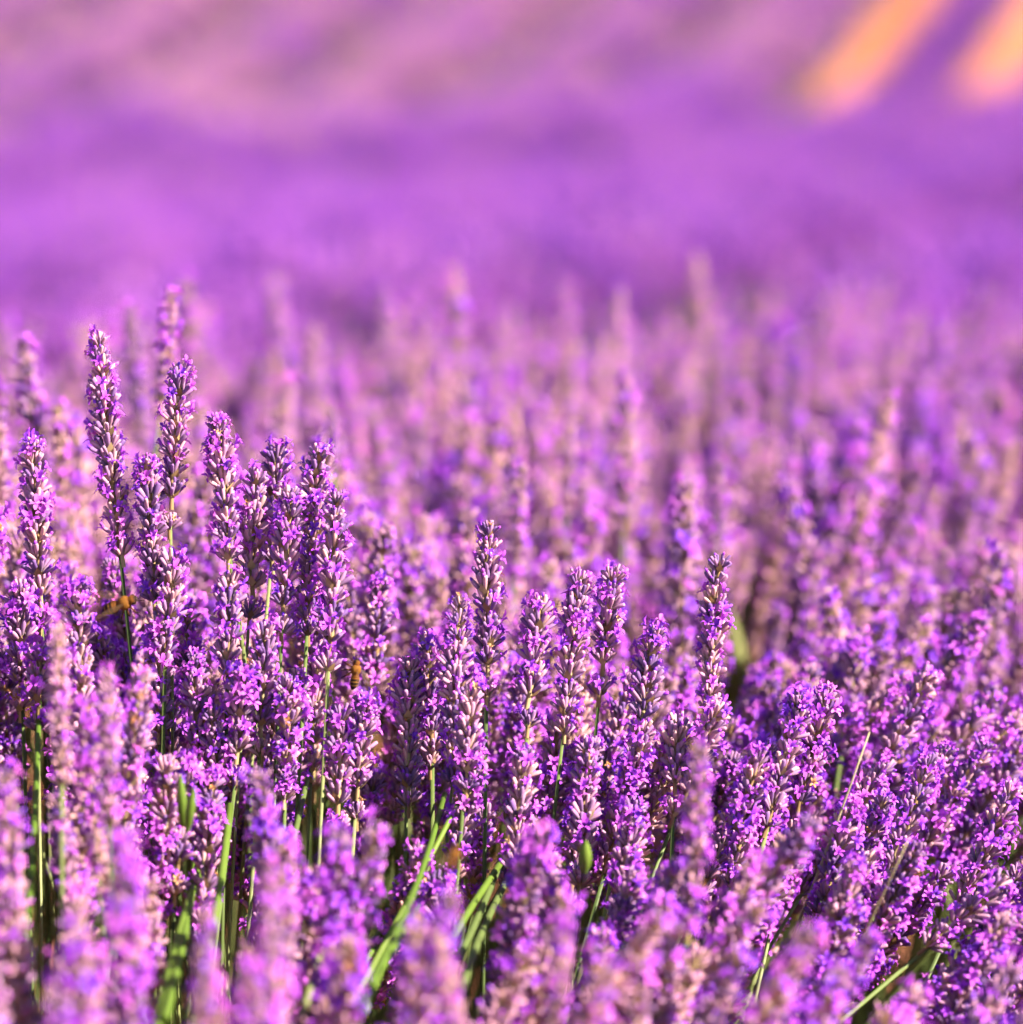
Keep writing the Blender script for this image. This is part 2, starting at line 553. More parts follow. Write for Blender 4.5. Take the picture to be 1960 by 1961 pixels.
# tip x, y, foot of the head x, y, depth, bloom, what sets it apart
HERO = [
    (184, 612, 230, 1062, 1.60, 0.45, 'tall sharp lavender spike with bare green stem where the bee hovers'),
    (345, 668, 326, 1010, 1.60, 0.35, 'tall sharp lavender spike second from the bee spike towards the middle'),
    (278, 850, 296, 1150, 1.595, 0.60, 'sharp lavender spike squeezed between the bee spike and the next tall spike'),
    (413, 778, 442, 1070, 1.60, 0.40, 'sharp lavender spike standing alone, third tall spike after the bee spike'),
    (60, 815, 76, 1200, 1.60, 0.35, 'sharp dark lavender spike between the picture edge and the bee spike'),
    (45, 655, 80, 960, 1.86, 0.45, 'soft lavender spike behind the dark one at the picture edge'),
    (328, 570, 306, 800, 1.82, 0.45, 'soft thin lavender spike whose lone floret rises above its neighbours'),
    (248, 592, 268, 850, 2.05, 0.55, 'blurred lavender spike behind the bee spike, its top just lower'),
    (530, 815, 520, 1075, 1.62, 0.45, 'sharp narrow lavender spike just beside the dark middle cluster'),
    (612, 822, 588, 1215, 1.60, 0.50, 'tallest lavender spike of the dark middle cluster'),
    (560, 890, 540, 1210, 1.59, 0.60, 'lavender spike full of open florets in the dark middle cluster'),
    (645, 921, 630, 1282, 1.585, 0.35, 'lavender spike on a long leaning green stem with a bee at its foot'),
    (490, 880, 480, 1180, 1.61, 0.50, 'lavender spike filling the gap beside the dark middle cluster'),
    (636, 778, 640, 900, 1.85, 0.60, 'soft lavender spike ending in one round violet floret'),
    (868, 512, 885, 780, 2.35, 0.15, 'blurred pale lavender spike standing highest in the middle'),
    (936, 975, 932, 1330, 1.60, 0.30, 'sharp pointed lavender spike standing highest at the centre'),
    (879, 1118, 868, 1500, 1.59, 0.40, 'sharp lavender spike with pale calyces beside the pointed central one'),
    (1000, 893, 985, 1110, 1.86, 0.45, 'soft lavender spike rising behind the pointed central one'),
    (1040, 1098, 1010, 1390, 1.60, 0.40, 'sharp lavender spike between the pointed central one and the twin tips'),
    (1116, 1058, 1080, 1400, 1.60, 0.35, 'paler of the twin sharp lavender spikes right of the centre'),
    (1176, 1052, 1150, 1330, 1.605, 0.55, 'more violet of the twin sharp lavender spikes right of the centre'),
    (788, 1219, 780, 1540, 1.60, 0.25, 'dark blue shaded lavender spike left of the central ones'),
    (816, 1182, 828, 1470, 1.605, 0.60, 'bright lavender spike leaning on the dark blue shaded one'),
    (1378, 1034, 1352, 1430, 1.60, 0.35, 'sharp lavender spike standing alone above the dense mass'),
    (1258, 1178, 1215, 1480, 1.60, 0.35, 'dark topped lavender spike left of the one that stands alone'),
    (1300, 1330, 1290, 1560, 1.59, 0.45, 'short lavender spike under the one that stands alone'),
    (1596, 1285, 1520, 1600, 1.60, 0.35, 'sharp leaning lavender spike at the edge of the dense mass'),
    (1545, 1300, 1470, 1580, 1.59, 0.55, 'violet leaning lavender spike inside the edge of the dense mass'),
    (1650, 1190, 1622, 1380, 1.76, 0.40, 'soft lavender spike rising behind the edge of the dense mass'),
    (1790, 1428, 1690, 1710, 1.58, 0.45, 'sharp slanting lavender spike set apart among blurred ones'),
    (1955, 1490, 1845, 1730, 1.58, 0.50, 'sharp slanting lavender spike cut by the picture edge'),
    (1943, 1669, 1782, 1815, 1.55, 0.30, 'lavender spike lying over most, nearly sideways, by the picture edge'),
    (1460, 1400, 1400, 1700, 1.57, 0.55, 'lavender spike thick with violet florets in the dense mass'),
    (1640, 1500, 1560, 1790, 1.57, 0.45, 'leaning lavender spike crossed by the pale straw'),
    (1010, 1390, 985, 1660, 1.57, 0.40, 'lavender spike low in the middle below the central ones'),
    (1130, 1400, 1110, 1690, 1.575, 0.55, 'lavender spike low in the middle below the twin tips'),
    (1220, 1500, 1180, 1790, 1.56, 0.45, 'lavender spike in dark shade low in the middle'),
    (905, 1290, 890, 1515, 1.565, 0.30, 'lavender spike at the top of the long green slanting stems'),
    (700, 1300, 680, 1570, 1.58, 0.50, 'lavender spike right of the bee stem, below the blurred ones'),
    (375, 1230, 378, 1500, 1.58, 0.50, 'lavender spike above the two short green leaves'),
    (470, 1240, 450, 1500, 1.57, 0.45, 'lavender spike above the thick pale green stem'),
    (205, 1290, 210, 1580, 1.42, 0.50, 'slightly blurred lavender spike below the bee'),
    (110, 1200, 120, 1500, 1.45, 0.50, 'slightly blurred lavender spike low by the picture edge'),
    (1200, 730, 1195, 1000, 2.0, 0.20, 'dark blurred lavender spike in the band behind the twin tips'),
    (1090, 790, 1085, 990, 2.0, 0.20, 'dark thin blurred lavender spike behind the centre'),
    (1340, 1430, 1320, 1780, 1.43, 0.40, 'grey violet blurred lavender spike in front of the dense mass'),
    (505, 1180, 500, 1450, 1.575, 0.45, 'lavender spike low under the dark middle cluster, nearer its shaded side'),
    (552, 1255, 545, 1530, 1.57, 0.40, 'lavender spike low under the dark middle cluster, touching the leaning stem'),
    (440, 1085, 436, 1290, 1.59, 0.45, 'lavender spike directly under the third tall spike'),
    (332, 1030, 318, 1250, 1.59, 0.55, 'lavender spike directly under the second tall spike'),
    (304, 1140, 308, 1400, 1.59, 0.45, 'lavender spike just past the hovering bee'),
    (75, 1205, 70, 1400, 1.58, 0.40, 'lavender spike directly under the dark edge spike'),
    (150, 1080, 155, 1330, 1.57, 0.50, 'lavender spike between the dark edge spike and the bee'),
    (655, 1335, 648, 1590, 1.58, 0.50, 'lavender spike directly under the clinging bee'),
    (1335, 497, 1345, 700, 2.70, 0.25, 'blurred lavender spike standing highest at the back of the front row'),
    (1085, 545, 1080, 750, 2.60, 0.30, 'blurred lavender spike at the back, right of the pale highest one'),
    (1185, 562, 1175, 760, 2.50, 0.25, 'blurred lavender spike at the back, above the dark blurred ones'),
    (1590, 555, 1572, 760, 2.90, 0.35, 'blurred lavender spike at the back, above the olive green gap'),
    (1755, 600, 1740, 800, 2.80, 0.35, 'blurred lavender spike at the back towards the right edge'),
    (735, 562, 745, 760, 2.50, 0.30, 'blurred lavender spike at the back, left of the pale highest one'),
    (1705, 765, 1642, 1000, 2.00, 0.15, 'dark thin leaning lavender spike among the blurred ones'),
    (1380, 885, 1370, 1060, 1.92, 0.30, 'soft dark lavender spike behind the lone one'),
    (515, 1650, 520, 1940, 1.33, 0.55, 'very blurred pink lavender spike in front of the green stems'),
    (395, 1740, 380, 2000, 1.32, 0.55, 'very blurred lavender spike at the bottom beneath the thick green stem'),
    (838, 1785, 890, 2030, 1.32, 0.50, 'very blurred lavender spike at the bottom beside the green stem bundle'),
    (1085, 1750, 1060, 2000, 1.36, 0.50, 'very blurred lavender spike at the bottom in the middle'),
]
# green stems that show in the gaps: top x, y, foot x, y, depth
STRIPS = [(886, 1516, 674, 1895, 1.50), (842, 1545, 800, 1650, 1.52), (770, 1777, 718, 1915, 1.49), (748, 1770, 690, 1900, 1.495), (727, 1790, 668, 1890, 1.50), (760, 1775, 705, 1908, 1.485),
          (958, 1661, 888, 1789, 1.50), (948, 1668, 880, 1800, 1.505), (848, 1661, 798, 1745, 1.52), (972, 1690, 940, 1780, 1.53),
          (598, 1455, 572, 1575, 1.575), (432, 1586, 392, 1790, 1.47), (397, 1632, 360, 1764, 1.50), (374, 1628, 352, 1750, 1.51), (228, 1060, 222, 1255, 1.60),
          (630, 1282, 598, 1455, 1.585), (642, 1661, 618, 1770, 1.5), (72, 1380, 58, 1580, 1.5)]
GAPS = [(228, 1062, 222, 1250, 26, 1.58), (628, 1290, 575, 1575, 22, 1.56), (880, 1530, 690, 1880, 26, 1.48), (738, 1790, 700, 1900, 44, 1.46), (955, 1665, 885, 1795, 24, 1.48), (430, 1590, 385, 1780, 34, 1.46), (375, 1640, 355, 1760, 20, 1.47),
        (1450, 1100, 1412, 1290, 42, 2.05), (1225, 1060, 1215, 1150, 24, 1.9), (350, 1490, 365, 1560, 26, 1.47), (70, 1400, 58, 1570, 18, 1.46), (1666, 1402, 1567, 1652, 14, 1.55), (1738, 1613, 1684, 1717, 14, 1.50), (226, 1150, 226, 1151, 60, 1.57), (866, 1645, 868, 1650, 40, 1.38), (682, 1285, 678, 1310, 40, 1.57)]

def seg_dist(px, py, x0, y0, x1, y1):
    dx, dy = x1 - x0, y1 - y0
    t = ((px - x0) * dx + (py - y0) * dy) / max(1e-6, dx * dx + dy * dy)
    t = min(1, max(0, t))
    return math.hypot(px - x0 - t * dx, py - y0 - t * dy)

class Spike:
    pass
def make_spike(tip, v, H, bloom, label=None):
    s = Spike()
    s.tip, s.v, s.H, s.bloom, s.label = tip, v.normalized(), H, bloom, label
    s.foot = tip - s.v * H
    s.L = max(0.12, (s.foot.z - rnd.uniform(0.24, 0.34)) / max(0.3, s.v.z))
    s.roll = rnd.uniform(0, 6.283)
    s.px = seen(s.tip)
    s.pf = seen(s.foot)
    return s
spikes = []
for tx, ty, bx, by, d, bloom, lab in HERO:
    tip, foot = at(tx, ty, d), at(bx, by, d)
    v = tip - foot
    H = v.length
    v = v.normalized() + Vector((0, 1, 0)) * rnd.uniform(-0.10, 0.10)
    spikes.append(make_spike(tip, v, H, bloom, lab))
n_hero = len(spikes)

dL, yL = [1.27, 1.36, 1.46, 1.6, 1.9, 2.3, 2.8], [1850, 1600, 1360, 1110, 890, 735, 670]
dR, yR = [1.34, 1.5, 1.6, 1.75, 2.1, 2.6, 3.5], [2000, 1760, 1560, 1310, 1000, 755, 615]
frnd = random.Random(2024)
STEP = 0.027
y = 0.85
hero_caps = [(s.px[0], s.px[1], s.pf[0], s.pf[1], 20 * 1.6 / s.px[2], s.px[2] - 0.012) for s in spikes]
while y < 3.6:
    x = -0.19 * y - 0.35
    while x < 0.19 * y + 0.35:
        xx, yy = x + frnd.uniform(-0.5, 0.5) * STEP, y + frnd.uniform(-0.5, 0.5) * STEP
        x += STEP
        px = 980 + xx / yy * F
        t = min(1.25, max(-0.25, px / 1960.0))
        if yy < 1.25 + 0.13 * t or yy > 2.75 + 0.75 * t + 0.12 * math.sin(xx * 9):
            continue
        ty = (1 - t) * float(np.interp(yy, dL, yL)) + t * float(np.interp(yy, dR, yR))
        tip = at(px, ty, yy)
        tip.z += frnd.gauss(0, 0.022) - 0.012
        if frnd.random() < 0.05:
            tip.z += 0.03
        lx = R(-3 + (38 if yy < 1.8 else 14) * max(0, min(1, t)) ** 1.3) + frnd.gauss(0, R(6))
        ly = frnd.gauss(0, R(7))
        v = Vector((math.sin(lx), math.sin(ly), math.cos(lx)))
        s = make_spike(tip, v, frnd.uniform(0.058, 0.10), frnd.uniform(0.25, 0.6))
        tx, ty, d = s.px
        fx, fy, fd = s.pf
        bad = False
        for x0, y0, x1, y1, rr, dd in hero_caps:
            if d < dd + 0.02:
                for k in (0, 0.25, 0.5, 0.75, 1):
                    if seg_dist(tx + (fx - tx) * k, ty + (fy - ty) * k, x0, y0, x0 + (x1 - x0) * 0.52, y0 + (y1 - y0) * 0.52) < rr + 26 / d * (1 if k else 0.6):
                        bad = True
                        break
            if bad:
                break
        if not bad:
            for x0, y0, x1, y1, rr, dd in GAPS:
                if d < dd + 0.04:
                    for k in (0, 0.25, 0.5, 0.75, 1):
                        if seg_dist(tx + (fx - tx) * k, ty + (fy - ty) * k, x0, y0, x1, y1) < rr * 0.6 + 21 / d:
                            bad = True
                            break
                if bad:
                    break
        if not bad:
            spikes.append(s)
    y += STEP

# which of them show largest: a coarse depth sort of the flower heads
GRID = 8
vis = np.full((246, 246), -1, dtype=np.int32)
order = sorted(range(len(spikes)), key=lambda i: spikes[i].px[2])
for i in order:
    s = spikes[i]
    tx, ty, d = s.px
    fx, fy, fd = s.pf
    w = 36 * 1.6 / d
    x0, x1, y0, y1 = min(tx, fx) - w, max(tx, fx) + w, min(ty, fy), max(ty, fy)
    for gy in range(max(0, int(y0 // GRID)), min(245, int(y1 // GRID)) + 1):
        k = ((gy + 0.5) * GRID - ty) / max(1.0, fy - ty)
        cx = tx + (fx - tx) * min(1, max(0, k))
        a, b = max(0, int((cx - w) // GRID)), min(245, int((cx + w) // GRID))
        if b >= a:
            row = vis[gy, a:b + 1]
            row[row < 0] = i
counts = np.bincount(vis[vis >= 0].ravel(), minlength=len(spikes))
for i, s in enumerate(spikes):
    s.area = int(counts[i])
rest = sorted([i for i in range(n_hero, len(spikes)) if spikes[i].area > 8], key=lambda i: -spikes[i].area)
N_IND = 300
chosen = list(range(n_hero)) + rest[:N_IND - n_hero]
chosen_set = set(chosen)
print('spikes', len(spikes), 'individual', len(chosen), 'smallest area', spikes[chosen[-1]].area)

LANDMARK = ['the bee spike', 'the second tall spike', 'the floret-rich spike by the bee', 'the third tall spike', 'the dark edge spike', 'the soft edge spike', 'the lone-floret spike', 'the blurred spike behind the bee', 'the narrow spike', 'the tallest cluster spike', 'the floret-rich cluster spike', 'the leaning bee spike', 'the gap-filling cluster spike', 'the round-floret spike', 'the pale highest spike', 'the pointed central spike', 'the pale-calyx central spike', 'the soft spike behind the centre', 'the spike before the twin tips', 'the paler twin tip', 'the violet twin tip', 'the dark blue spike', 'the bright spike beside dark blue', 'the lone right-hand spike', 'the dark-topped spike', 'the short right-hand spike', 'the dense mass edge spike', 'the violet leaning spike', 'the soft spike behind the mass', 'the slanting spike set apart', 'the edge-cut slanting spike', 'the sideways spike', 'the thick violet mass spike', 'the straw-crossed spike', 'the low middle spike', 'the spike below the twin tips', 'the shaded low spike', 'the spike topping the green stems', 'the spike past the bee stem', 'the spike above the leaves', 'the spike above the thick stem', 'the blurred spike below the bee', 'the low edge spike', 'the dark blurred spike', 'the thin dark blurred spike', 'the grey blurred front spike', 'the low shaded cluster spike', 'the low leaning-stem cluster spike', 'the spike under the third one', 'the spike under the second one', 'the spike past the bee', 'the spike under the dark edge', 'the spike before the bee', 'the spike under the clinging bee', 'the highest back spike', 'the back spike past the pale', 'the back spike over dark ones', 'the back spike above the gap', 'the back spike near the edge', 'the back spike before the pale', 'the dark leaning blurred spike', 'the soft dark spike', 'the pink blurred front spike', 'the blurred spike under thick stem', 'the blurred spike by stem bundle', 'the bottom middle blurred spike']
used_labels = {}
def near_label(s):
    """Names a spike by how sharp it is and by the landmark spike it stands next to."""
    tx, ty, d = s.px
    look = 'very blurred' if d < 1.25 else 'slightly blurred' if d < 1.48 else 'sharp' if d < 1.74 else 'soft' if d < 2.15 else 'pale blurred'
    cx, cy = (tx + s.pf[0]) / 2, (ty + s.pf[1]) / 2
    best = min(range(n_hero), key=lambda k: math.hypot((spikes[k].px[0] + spikes[k].pf[0]) / 2 - cx, ((spikes[k].px[1] + spikes[k].pf[1]) / 2 - cy) * 0.7))
    h = spikes[best]
    dx, dy = cx - (h.px[0] + h.pf[0]) / 2, (cy - (h.px[1] + h.pf[1]) / 2) * 0.7
    if abs(dx) > abs(dy):
        side = 'right of' if dx > 0 else 'left of'
    else:
        side = 'below' if dy > 0 else 'above'
    key = (look, side, best)
    k = used_labels[key] = used_labels.get(key, 0) + 1
    nth = '' if k == 1 else ' ' + ORD[min(k, 20) - 1] + ' in size'
    return '%s lavender spike%s just %s %s' % (look, (',' + nth + ',') if nth else '', side, LANDMARK[best])

def pick_head(s):
    back = s.px[2] > 1.72
    pale = s.bloom < 0.3 if s.label else rnd.random() < (0.72 if back else 0.30)
    return rnd.randrange(6, 12) if pale else rnd.randrange(6)

def spike_object(s, detailed):
    base = s.foot - s.v * s.L
    q = s.v.to_track_quat('Z', 'Y') @ Quaternion((0, 0, 1), s.roll)
    root = bpy.data.objects.new('lavender_spike', None)
    C.objects.link(root)
    root.empty_display_size = 0.02
    root.matrix_basis = Matrix.Translation(base) @ q.to_matrix().to_4x4()
    thick = rnd.uniform(0.85, 1.15)
    new('stem', rnd.choice(STEMS), root, Matrix.Diagonal((thick, thick, s.L + 0.002, 1)))
    if detailed:
        z = s.L
        H = s.H
        zz, gaps = 0.0, []
        while zz < H - 0.010:
            fr = zz / H
            gaps.append((zz, fr))
            zz += 0.0078 * (1 - 0.22 * fr) * rnd.uniform(0.9, 1.12) + (0.006 if (not gaps[1:] and rnd.random() < 0.4) else 0)
        for k, (zz, fr) in enumerate(gaps):
            size = (0.95 + 0.22 * math.sin(fr * 2.5)) * (1 - 0.40 * max(0, fr - 0.6) / 0.4) * rnd.uniform(0.92, 1.08)
            me, sites = rnd.choice(WHORLS)
            m = Matrix.Translation((rnd.uniform(-0.0007, 0.0007), rnd.uniform(-0.0007, 0.0007), z + zz)) @ Euler((rnd.uniform(-0.1, 0.1), rnd.uniform(-0.1, 0.1), rnd.uniform(0, 6.28))).to_matrix().to_4x4() @ Matrix.Scale(size, 4)
            wobj = new('whorl', me, root, m)
            keep = min(1.0, s.bloom * 2.0 * rnd.uniform(0.2, 1.9))
            for mf in sites:
                u = rnd.random()
                if u < keep:
                    new('floret', rnd.choice(FLORETS), wobj, mf)
                elif u < keep + 0.04:
                    new('withered_floret', rnd.choice(FLORETS_DRY), wobj, mf)
    else:
        gc, gp = HEADS[pick_head(s)]
        sc = s.H / HN
        h = new('flower_head', gc.me, root, Matrix.Translation((0, 0, s.L)) @ Matrix.Scale(sc, 4))
        new('petals', gp.me, h, Matrix.Identity(4))['kind'] = 'stuff'
    tag(root, s.label or near_label(s), 'lavender', 'lavender flower spikes of the front row')
    return root
nd_ = 0
for i in chosen:
    s = spikes[i]
    coc = 90 * abs(1 - 1.6 / s.px[2])
    det = coc < 9 and s.area > 30
    nd_ += det
    spike_object(s, det)
print('detailed', nd_)

# the rest of the front row: past counting
PROTO = []
for k, (gc, gp) in enumerate(HEADS):
    g = Geo()
    idt = Matrix.Identity(4)
    g.v, g.f, g.m, g.t, g.a = list(gc.v), list(gc.f), list(gc.m), list(gc.t), list(gc.a)
    o = len(g.v)
    g.v += gp.v
    g.f += [tuple(i + o for i in f) for f in gp.f]
    g.m += [1 if m == 0 else 4 for m in gp.m]
    g.t += gp.t
    g.a += gp.a
    PROTO.append(g.mesh('spike_%d' % k, CAL_MATS + [M_WITHER]))
pts = []
for i, s in enumerate(spikes):
    if i in chosen_set:
        continue
    q = s.v.to_track_quat('Z', 'Y') @ Quaternion((0, 0, 1), s.roll)
    e = q.to_euler()
    pts.append((s.foot, (e.x, e.y, e.z), s.H / HN, pick_head(s)))
SEG = 0.07
seg = [Geo().add(tube([(0, 0.0012, 0), (SEG * 1.04, 0.0011, 1)], 4, (False, False)), Matrix.Identity(4), 0, 0.15 + 0.2 * k).mesh('stem_piece_%d' % k, [M_STEM]) for k in range(5)]
n0 = len(PROTO)
for i, s in enumerate(spikes):
    if i in chosen_set:
        continue
    e = s.v.to_track_quat('Z', 'Y').to_euler()
    k, L, c = rnd.randrange(5), -0.004, 0
    while L < s.L and L < 0.32:
        L += SEG
        pts.append((s.foot - s.v * L, (e.x, e.y, e.z), 1.0, n0 + k))
PROTO += seg
scatter('lavender_mass', pts, PROTO, 'uncountable lavender spikes filling the front row between the nearer ones')

# leafy mound under the flowers
def tuft_mesh(k):
    r = random.Random(900 + k)
    g = Geo()
    for i in range(26):
        az, el = r.uniform(0, 6.283), R(r.uniform(20, 88))
        d = Vector((math.cos(az) * math.cos(el), math.sin(az) * math.cos(el), math.sin(el)))
        g.add(LEAF, frame(Vector((0, 0, r.uniform(-0.03, 0.02))), d, r.uniform(0, 6), 1.0) @ Matrix.Diagonal((0.05, 0.05, r.uniform(0.04, 0.075), 1)), 0, r.random())
    return g.mesh('tuft_%d' % k, [M_LEAF], False)
TUFTS = [tuft_mesh(k) for k in range(4)]
tp = []
for i in range(2600):
    yy = frnd.uniform(0.8, 3.7)
    xx = frnd.uniform(-0.19 * yy - 0.35, 0.19 * yy + 0.35)
    t = min(1.2, max(-0.2, 0.5 + xx / yy * F / 1960))
    if yy < 0.9 + 0.28 * t or yy > 2.8 + 0.75 * t:
        continue
    tp.append((Vector((xx, yy, frnd.uniform(0.05, 0.42))), (frnd.gauss(0, 0.35), frnd.gauss(0, 0.35), frnd.uniform(0, 6.28)), frnd.uniform(0.8, 1.4), frnd.randrange(4)))
scatter('lavender_foliage', tp, TUFTS, 'grey green lavender leaves under the flower spikes')

# ------------------------------------------------------------------ bare stems, leaves and straws in the gaps
def rod(p0, p1, r0, r1, bow, n=6, seg=7):
    vs, fs, al = [], [], []
    ax = (p1 - p0)
    L = ax.length
    q = ax.to_track_quat('Z', 'Y')
    for i in range(seg + 1):
        t = i / seg
        rr = r0 + (r1 - r0) * t
        c = p0 + ax * t + bow * math.sin(math.pi * t)
        for k in range(n):
            th = 2 * math.pi * k / n
            vs.append(c + q @ Vector((rr * math.cos(th), rr * math.sin(th), 0)))
            al.append(t)
    for i in range(seg):
        for k in range(n):
            k2 = (k + 1) % n
            fs.append((i * n + k, i * n + k2, (i + 1) * n + k2, (i + 1) * n + k))
    fs.append(tuple(seg * n + k for k in range(n)))
    return vs, fs, al
STALK_LABEL = ['long green stem slanting below the central spikes, the longest of the bundle', 'short green stem joining the longest slanting one', 'green stem at the outer side of the bottom bundle', 'green stem inside the bottom bundle',
               'green stem at the low side of the bottom bundle', 'bright green stem in the middle of the bottom bundle', 'thick green stem slanting beside the orange blurred insect', 'paler green stem under the thick slanting one',
               'thin green stem under the orange blurred insect', 'short thin green stem by the thick slanting one', 'thin green stem below the leaning bee spike', 'thick pale green stem under the short leaves',
               'slim green stem beside the thick pale one', 'slimmest green stem beside the thick pale one', None, None, 'thin straw green stem above the stem bundle', 'dark green stem near the picture edge below the bee']
for (tx, ty, bx, by, d), lab in zip(STRIPS, STALK_LABEL):
    if lab is None:
        continue
    top, bot = at(tx, ty, d + 0.08), at(bx, by, d)
    ax = top - bot
    top2 = top + ax.normalized() * 0.02
    bot2 = bot - ax.normalized() * rnd.uniform(0.10, 0.18)
    thick = 0.0018 if 'thick' in lab else 0.0014
    g = Geo().add(rod(bot2, top2, thick * 1.1, thick * 0.85, Vector((rnd.uniform(-0.005, 0.005), 0, 0))), Matrix.Identity(4), 0, rnd.uniform(0.3, 0.9))
    tag(new('lavender_stalk', g.mesh('green_stem', [M_BLADE if rnd.random() < 0.75 else M_STEM])), lab, 'stalk', 'bare green stems showing in the gaps')
STRAW = [(1666, 1402, 1567, 1652, 1.555, 'pale dry straw slanting up out of the dense mass'), (1738, 1613, 1684, 1717, 1.50, 'short pale dry straw below the slanting spike')]
for tx, ty, bx, by, d, lab in STRAW:
    top, bot = at(tx, ty, d), at(bx, by, d + 0.015)
    g = Geo().add(rod(bot - (top - bot).normalized() * 0.12, top, 0.0012, 0.0004, Vector((0.002, 0, 0))), Matrix.Identity(4), 0, rnd.random())
    tag(new('dry_straw', g.mesh('dry_straw', [M_STRAW])), lab, 'straw', 'dry straws')
def leaf_blade(p0, p1, w):
    ax = p1 - p0
    side = ax.cross(FWD).normalized()
    vs, fs, al = [], [], []
    for i in range(7):
        t = i / 6
        ww = w * math.sin(math.pi * min(0.97, 0.08 + 0.9 * t)) ** 0.7
        c = p0 + ax * t
        n = FWD * (-0.003 * math.sin(math.pi * t))
        vs += [c - side * ww + n * 0, c + n, c + side * ww + n * 0, c - n * 0.2 + FWD * 0.0006]
        al += [t] * 4
    for i in range(6):
        a, b = i * 4, i * 4 + 4
        fs += [(a, a + 1, b + 1, b), (a + 1, a + 2, b + 2, b + 1), (a + 2, a + 3, b + 3, b + 2), (a + 3, a, b, b + 3)]
    return vs, fs, al
for tx, ty, bx, by, d, w, lab in [(345, 1484, 349, 1545, 1.50, 0.0022, 'short green leaf, the paler of two above the thick stem'), (371, 1508, 363, 1562, 1.49, 0.0020, 'short bright green leaf, the lower of two above the thick stem'),
                                  (1122, 1610, 1120, 1650, 1.50, 0.0030, 'small bright green leaf in dark shade low in the middle'), (1430, 1110, 1418, 1290, 2.12, 0.0062, 'blurred olive green leaf in the gap behind the dense mass'), (1470, 1060, 1445, 1280, 2.15, 0.0062, 'longer blurred olive leaf in the gap behind the dense mass'), (1395, 1160, 1420, 1310, 2.10, 0.0060, 'shorter blurred olive leaf tilting in the gap behind the dense mass'),
                                  (1218, 1070, 1212, 1140, 2.0, 0.0038, 'blurred olive green leaf right of the twin tips'), (1540, 1140, 1528, 1220, 2.0, 0.0032, 'blurred thin green leaf in the band behind the dense mass')]:
    p1, p0 = at(tx, ty, d), at(bx, by, d + 0.005)
    g = Geo().add(leaf_blade(p0 - (p1 - p0) * 0.6, p1, w), Matrix.Identity(4), 0, rnd.random())
    tag(new('narrow_leaf', g.mesh('green_leaf', [M_OLIVE if 'olive' in lab else M_BLADE])), lab, 'leaf', 'green blades in the gaps')  # these are narrow green leaves, not grass

# ------------------------------------------------------------------ bees
def mat_bee():
    m, nt = new_mat('bee_fur')
    t = attr(nt, 'tint')
    col = ramp(nt, t, [(0.0, (0.02, 0.008, 0.006)), (0.3, (0.07, 0.025, 0.01)), (0.55, (0.45, 0.15, 0.02)), (0.8, (0.62, 0.25, 0.03)), (1.0, (0.62, 0.42, 0.14))], 0.30)
    n = noise(nt, 1800, 4)
    col = mixc(nt, math_n(nt, 'MULTIPLY', n, 0.4), col, (0.03, 0.012, 0.005))
    surface(nt, col, 0.75, 0.0, (n, 1.0, 0.0004), 0.15)
    return m
def mat_wing():
    m, nt = new_mat('bee_wing')
    out = nd(nt, 'ShaderNodeOutputMaterial')
    tr = nd(nt, 'ShaderNodeBsdfTransparent')
    tr.inputs[0].default_value = (0.92, 0.86, 0.78, 1)
    gl = nd(nt, 'ShaderNodeBsdfPrincipled')
    gl.inputs['Base Color'].default_value = (0.10, 0.06, 0.03, 1)
    gl.inputs['Roughness'].default_value = 0.25
    mx = nd(nt, 'ShaderNodeMixShader')
    mx.inputs[0].default_value = 0.25
    nt.links.new(tr.outputs[0], mx.inputs[1])
    nt.links.new(gl.outputs[0], mx.inputs[2])
    nt.links.new(mx.outputs[0], out.inputs['Surface'])
    return m
M_BEE, M_WING = mat_bee(), mat_wing()
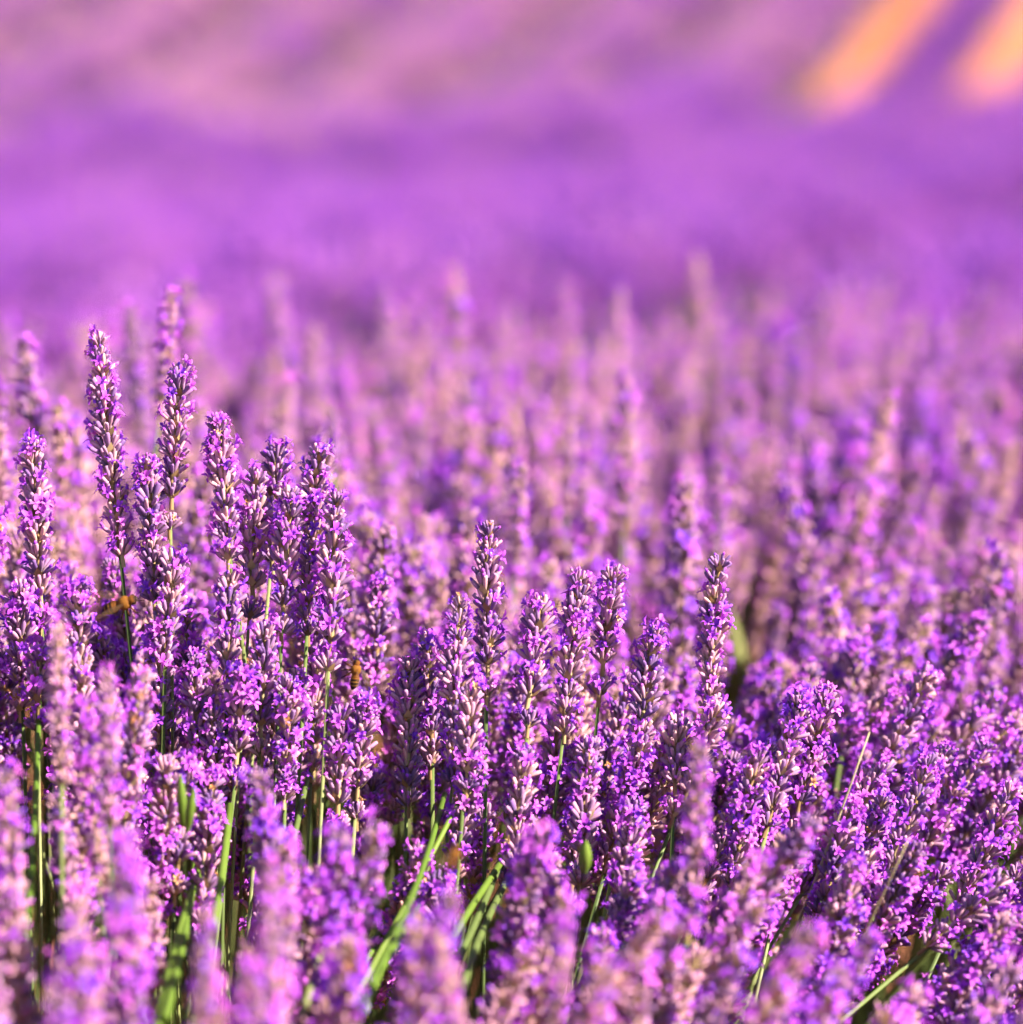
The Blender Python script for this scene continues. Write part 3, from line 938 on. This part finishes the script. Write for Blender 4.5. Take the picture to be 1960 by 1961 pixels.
def bee(tail, head, label, spread, up):
    """tail, head: world points; up: the bee's back."""
    ax = head - tail
    L = ax.length
    zq = ax.normalized()
    yq = (up - zq * up.dot(zq)).normalized()
    xq = yq.cross(zq)
    m = Matrix((xq, yq, zq)).transposed().to_4x4()
    m.translation = tail
    root = bpy.data.objects.new('bee', None)
    C.objects.link(root)
    root.matrix_basis = m
    root.empty_display_size = 0.005
    # body along local Z: abdomen, waist, thorax, neck, head
    prof = [(0.0, 0.02, 0.0), (0.05, 0.07, 0.05), (0.12, 0.105, 0.0), (0.13, 0.112, 0.95), (0.165, 0.127, 0.9), (0.175, 0.13, 0.0), (0.235, 0.144, 0.0), (0.245, 0.146, 0.9), (0.285, 0.15, 0.85), (0.295, 0.15, 0.05), (0.35, 0.15, 0.05), (0.36, 0.148, 0.85), (0.41, 0.14, 0.5), (0.46, 0.125, 0.55),
            (0.50, 0.105, 0.5), (0.53, 0.13, 0.7), (0.58, 0.155, 0.8), (0.65, 0.175, 0.75), (0.72, 0.165, 0.8), (0.78, 0.135, 0.7), (0.80, 0.105, 0.5), (0.82, 0.11, 0.6), (0.88, 0.125, 0.6), (0.93, 0.115, 0.5), (0.98, 0.07, 0.2), (1.0, 0.02, 0.1)]
    n = 14
    g = Geo()
    for z, rr, t in prof:
        for k in range(n):
            th = 2 * math.pi * k / n
            sag = -0.10 * (0.45 - z) ** 2 * 3 if z < 0.45 else 0
            g.v.append(Vector((rr * math.cos(th) * L * 1.05, (rr * math.sin(th) * 0.95 + sag) * L, z * L)))
            g.t.append(t)
            g.a.append(z)
    for i in range(len(prof) - 1):
        for k in range(n):
            k2 = (k + 1) % n
            g.f.append((i * n + k, i * n + k2, (i + 1) * n + k2, (i + 1) * n + k))
    g.f.append(tuple(range(n - 1, -1, -1)))
    g.f.append(tuple((len(prof) - 1) * n + k for k in range(n)))
    g.m = [0] * len(g.f)
    new('body', g.mesh('bee_body', [M_BEE]), root)
    for sx in (-1, 1):
        for ln, wd, zb, back in ((0.72, 0.13, 0.68, 0.75), (0.50, 0.11, 0.60, 0.95)):
            d = Vector((sx * spread, 0.35, -back)).normalized()
            side = Vector((sx * back, 0.15, spread)).normalized()
            vs, fs, al = [], [], []
            b = Vector((sx * 0.08, 0.14, zb))
            for i in range(9):
                t = i / 8
                w = wd * (0.15 + 0.95 * math.sin(math.pi * (0.04 + 0.86 * t ** 0.8))) 
                c = b + d * ln * t
                nn = d.cross(side) * 0.02 * math.sin(math.pi * t)
                vs += [(c - side * w * 0.35) * L, (c + nn) * L, (c + side * w) * L]
                al += [t] * 3
            for i in range(8):
                a = i * 3
                fs += [(a, a + 1, a + 4, a + 3), (a + 1, a + 2, a + 5, a + 4)]
            new('wing', Geo().add((vs, fs, al), Matrix.Identity(4), 0, 0.5).mesh('bee_wing', [M_WING]), root)
        for j, zb in enumerate((0.74, 0.65, 0.56)):
            g = Geo()
            p0 = Vector((sx * 0.10, -0.12, zb)) * L
            p1 = Vector((sx * 0.24, -0.20, zb + (0.08, -0.02, -0.12)[j])) * L
            p2 = Vector((sx * 0.20, -0.42, zb + (0.14, -0.06, -0.22)[j])) * L
            g.add(rod(p0, p1, 0.026 * L, 0.022 * L, Vector(), 5, 2), Matrix.Identity(4), 0, 0.45)
            g.add(rod(p1, p2, 0.024 * L, 0.010 * L, Vector(), 5, 2), Matrix.Identity(4), 0, 0.30)
            new('leg', g.mesh('bee_leg', [M_BEE]), root)
        g = Geo().add(rod(Vector((sx * 0.04, 0.04, 0.98)) * L, Vector((sx * 0.12, 0.02, 1.18)) * L, 0.012 * L, 0.009 * L, Vector((sx * 0.0004, 0, 0)), 5, 3), Matrix.Identity(4), 0, 0.1)
        new('antenna', g.mesh('bee_antenna', [M_BEE]), root)
        eye = tube([(-1, 0.1, 0), (-0.7, 0.7, 0), (0, 1.0, 0), (0.7, 0.7, 0), (1, 0.1, 0)], 8, (True, True))
        g = Geo().add(eye, Matrix.Translation(Vector((sx * 0.10, 0.02, 0.90)) * L) @ Matrix.Diagonal((0.035 * L, 0.05 * L, 0.06 * L, 1)), 0, 0.0)
        new('eye', g.mesh('bee_eye', [M_BEE]), root)
    tag(root, label, 'bee', 'bees among the lavender')
bee(at(193, 1172, 1.570), at(262, 1146, 1.566), 'orange honey bee hovering at the bare stem of the tall sharp spike', 0.28, Vector((0.1, -0.75, 0.55)))
bee(at(678, 1322, 1.572), at(684, 1262, 1.572), 'brown striped bee clinging at the foot of the leaning sharp spike', 0.35, Vector((0.8, -0.5, 0.2)))
bee(at(856, 1672, 1.40), at(878, 1618, 1.40), 'blurred orange bee beside the long green slanting stems', 0.5, Vector((0.2, -0.8, 0.3)))
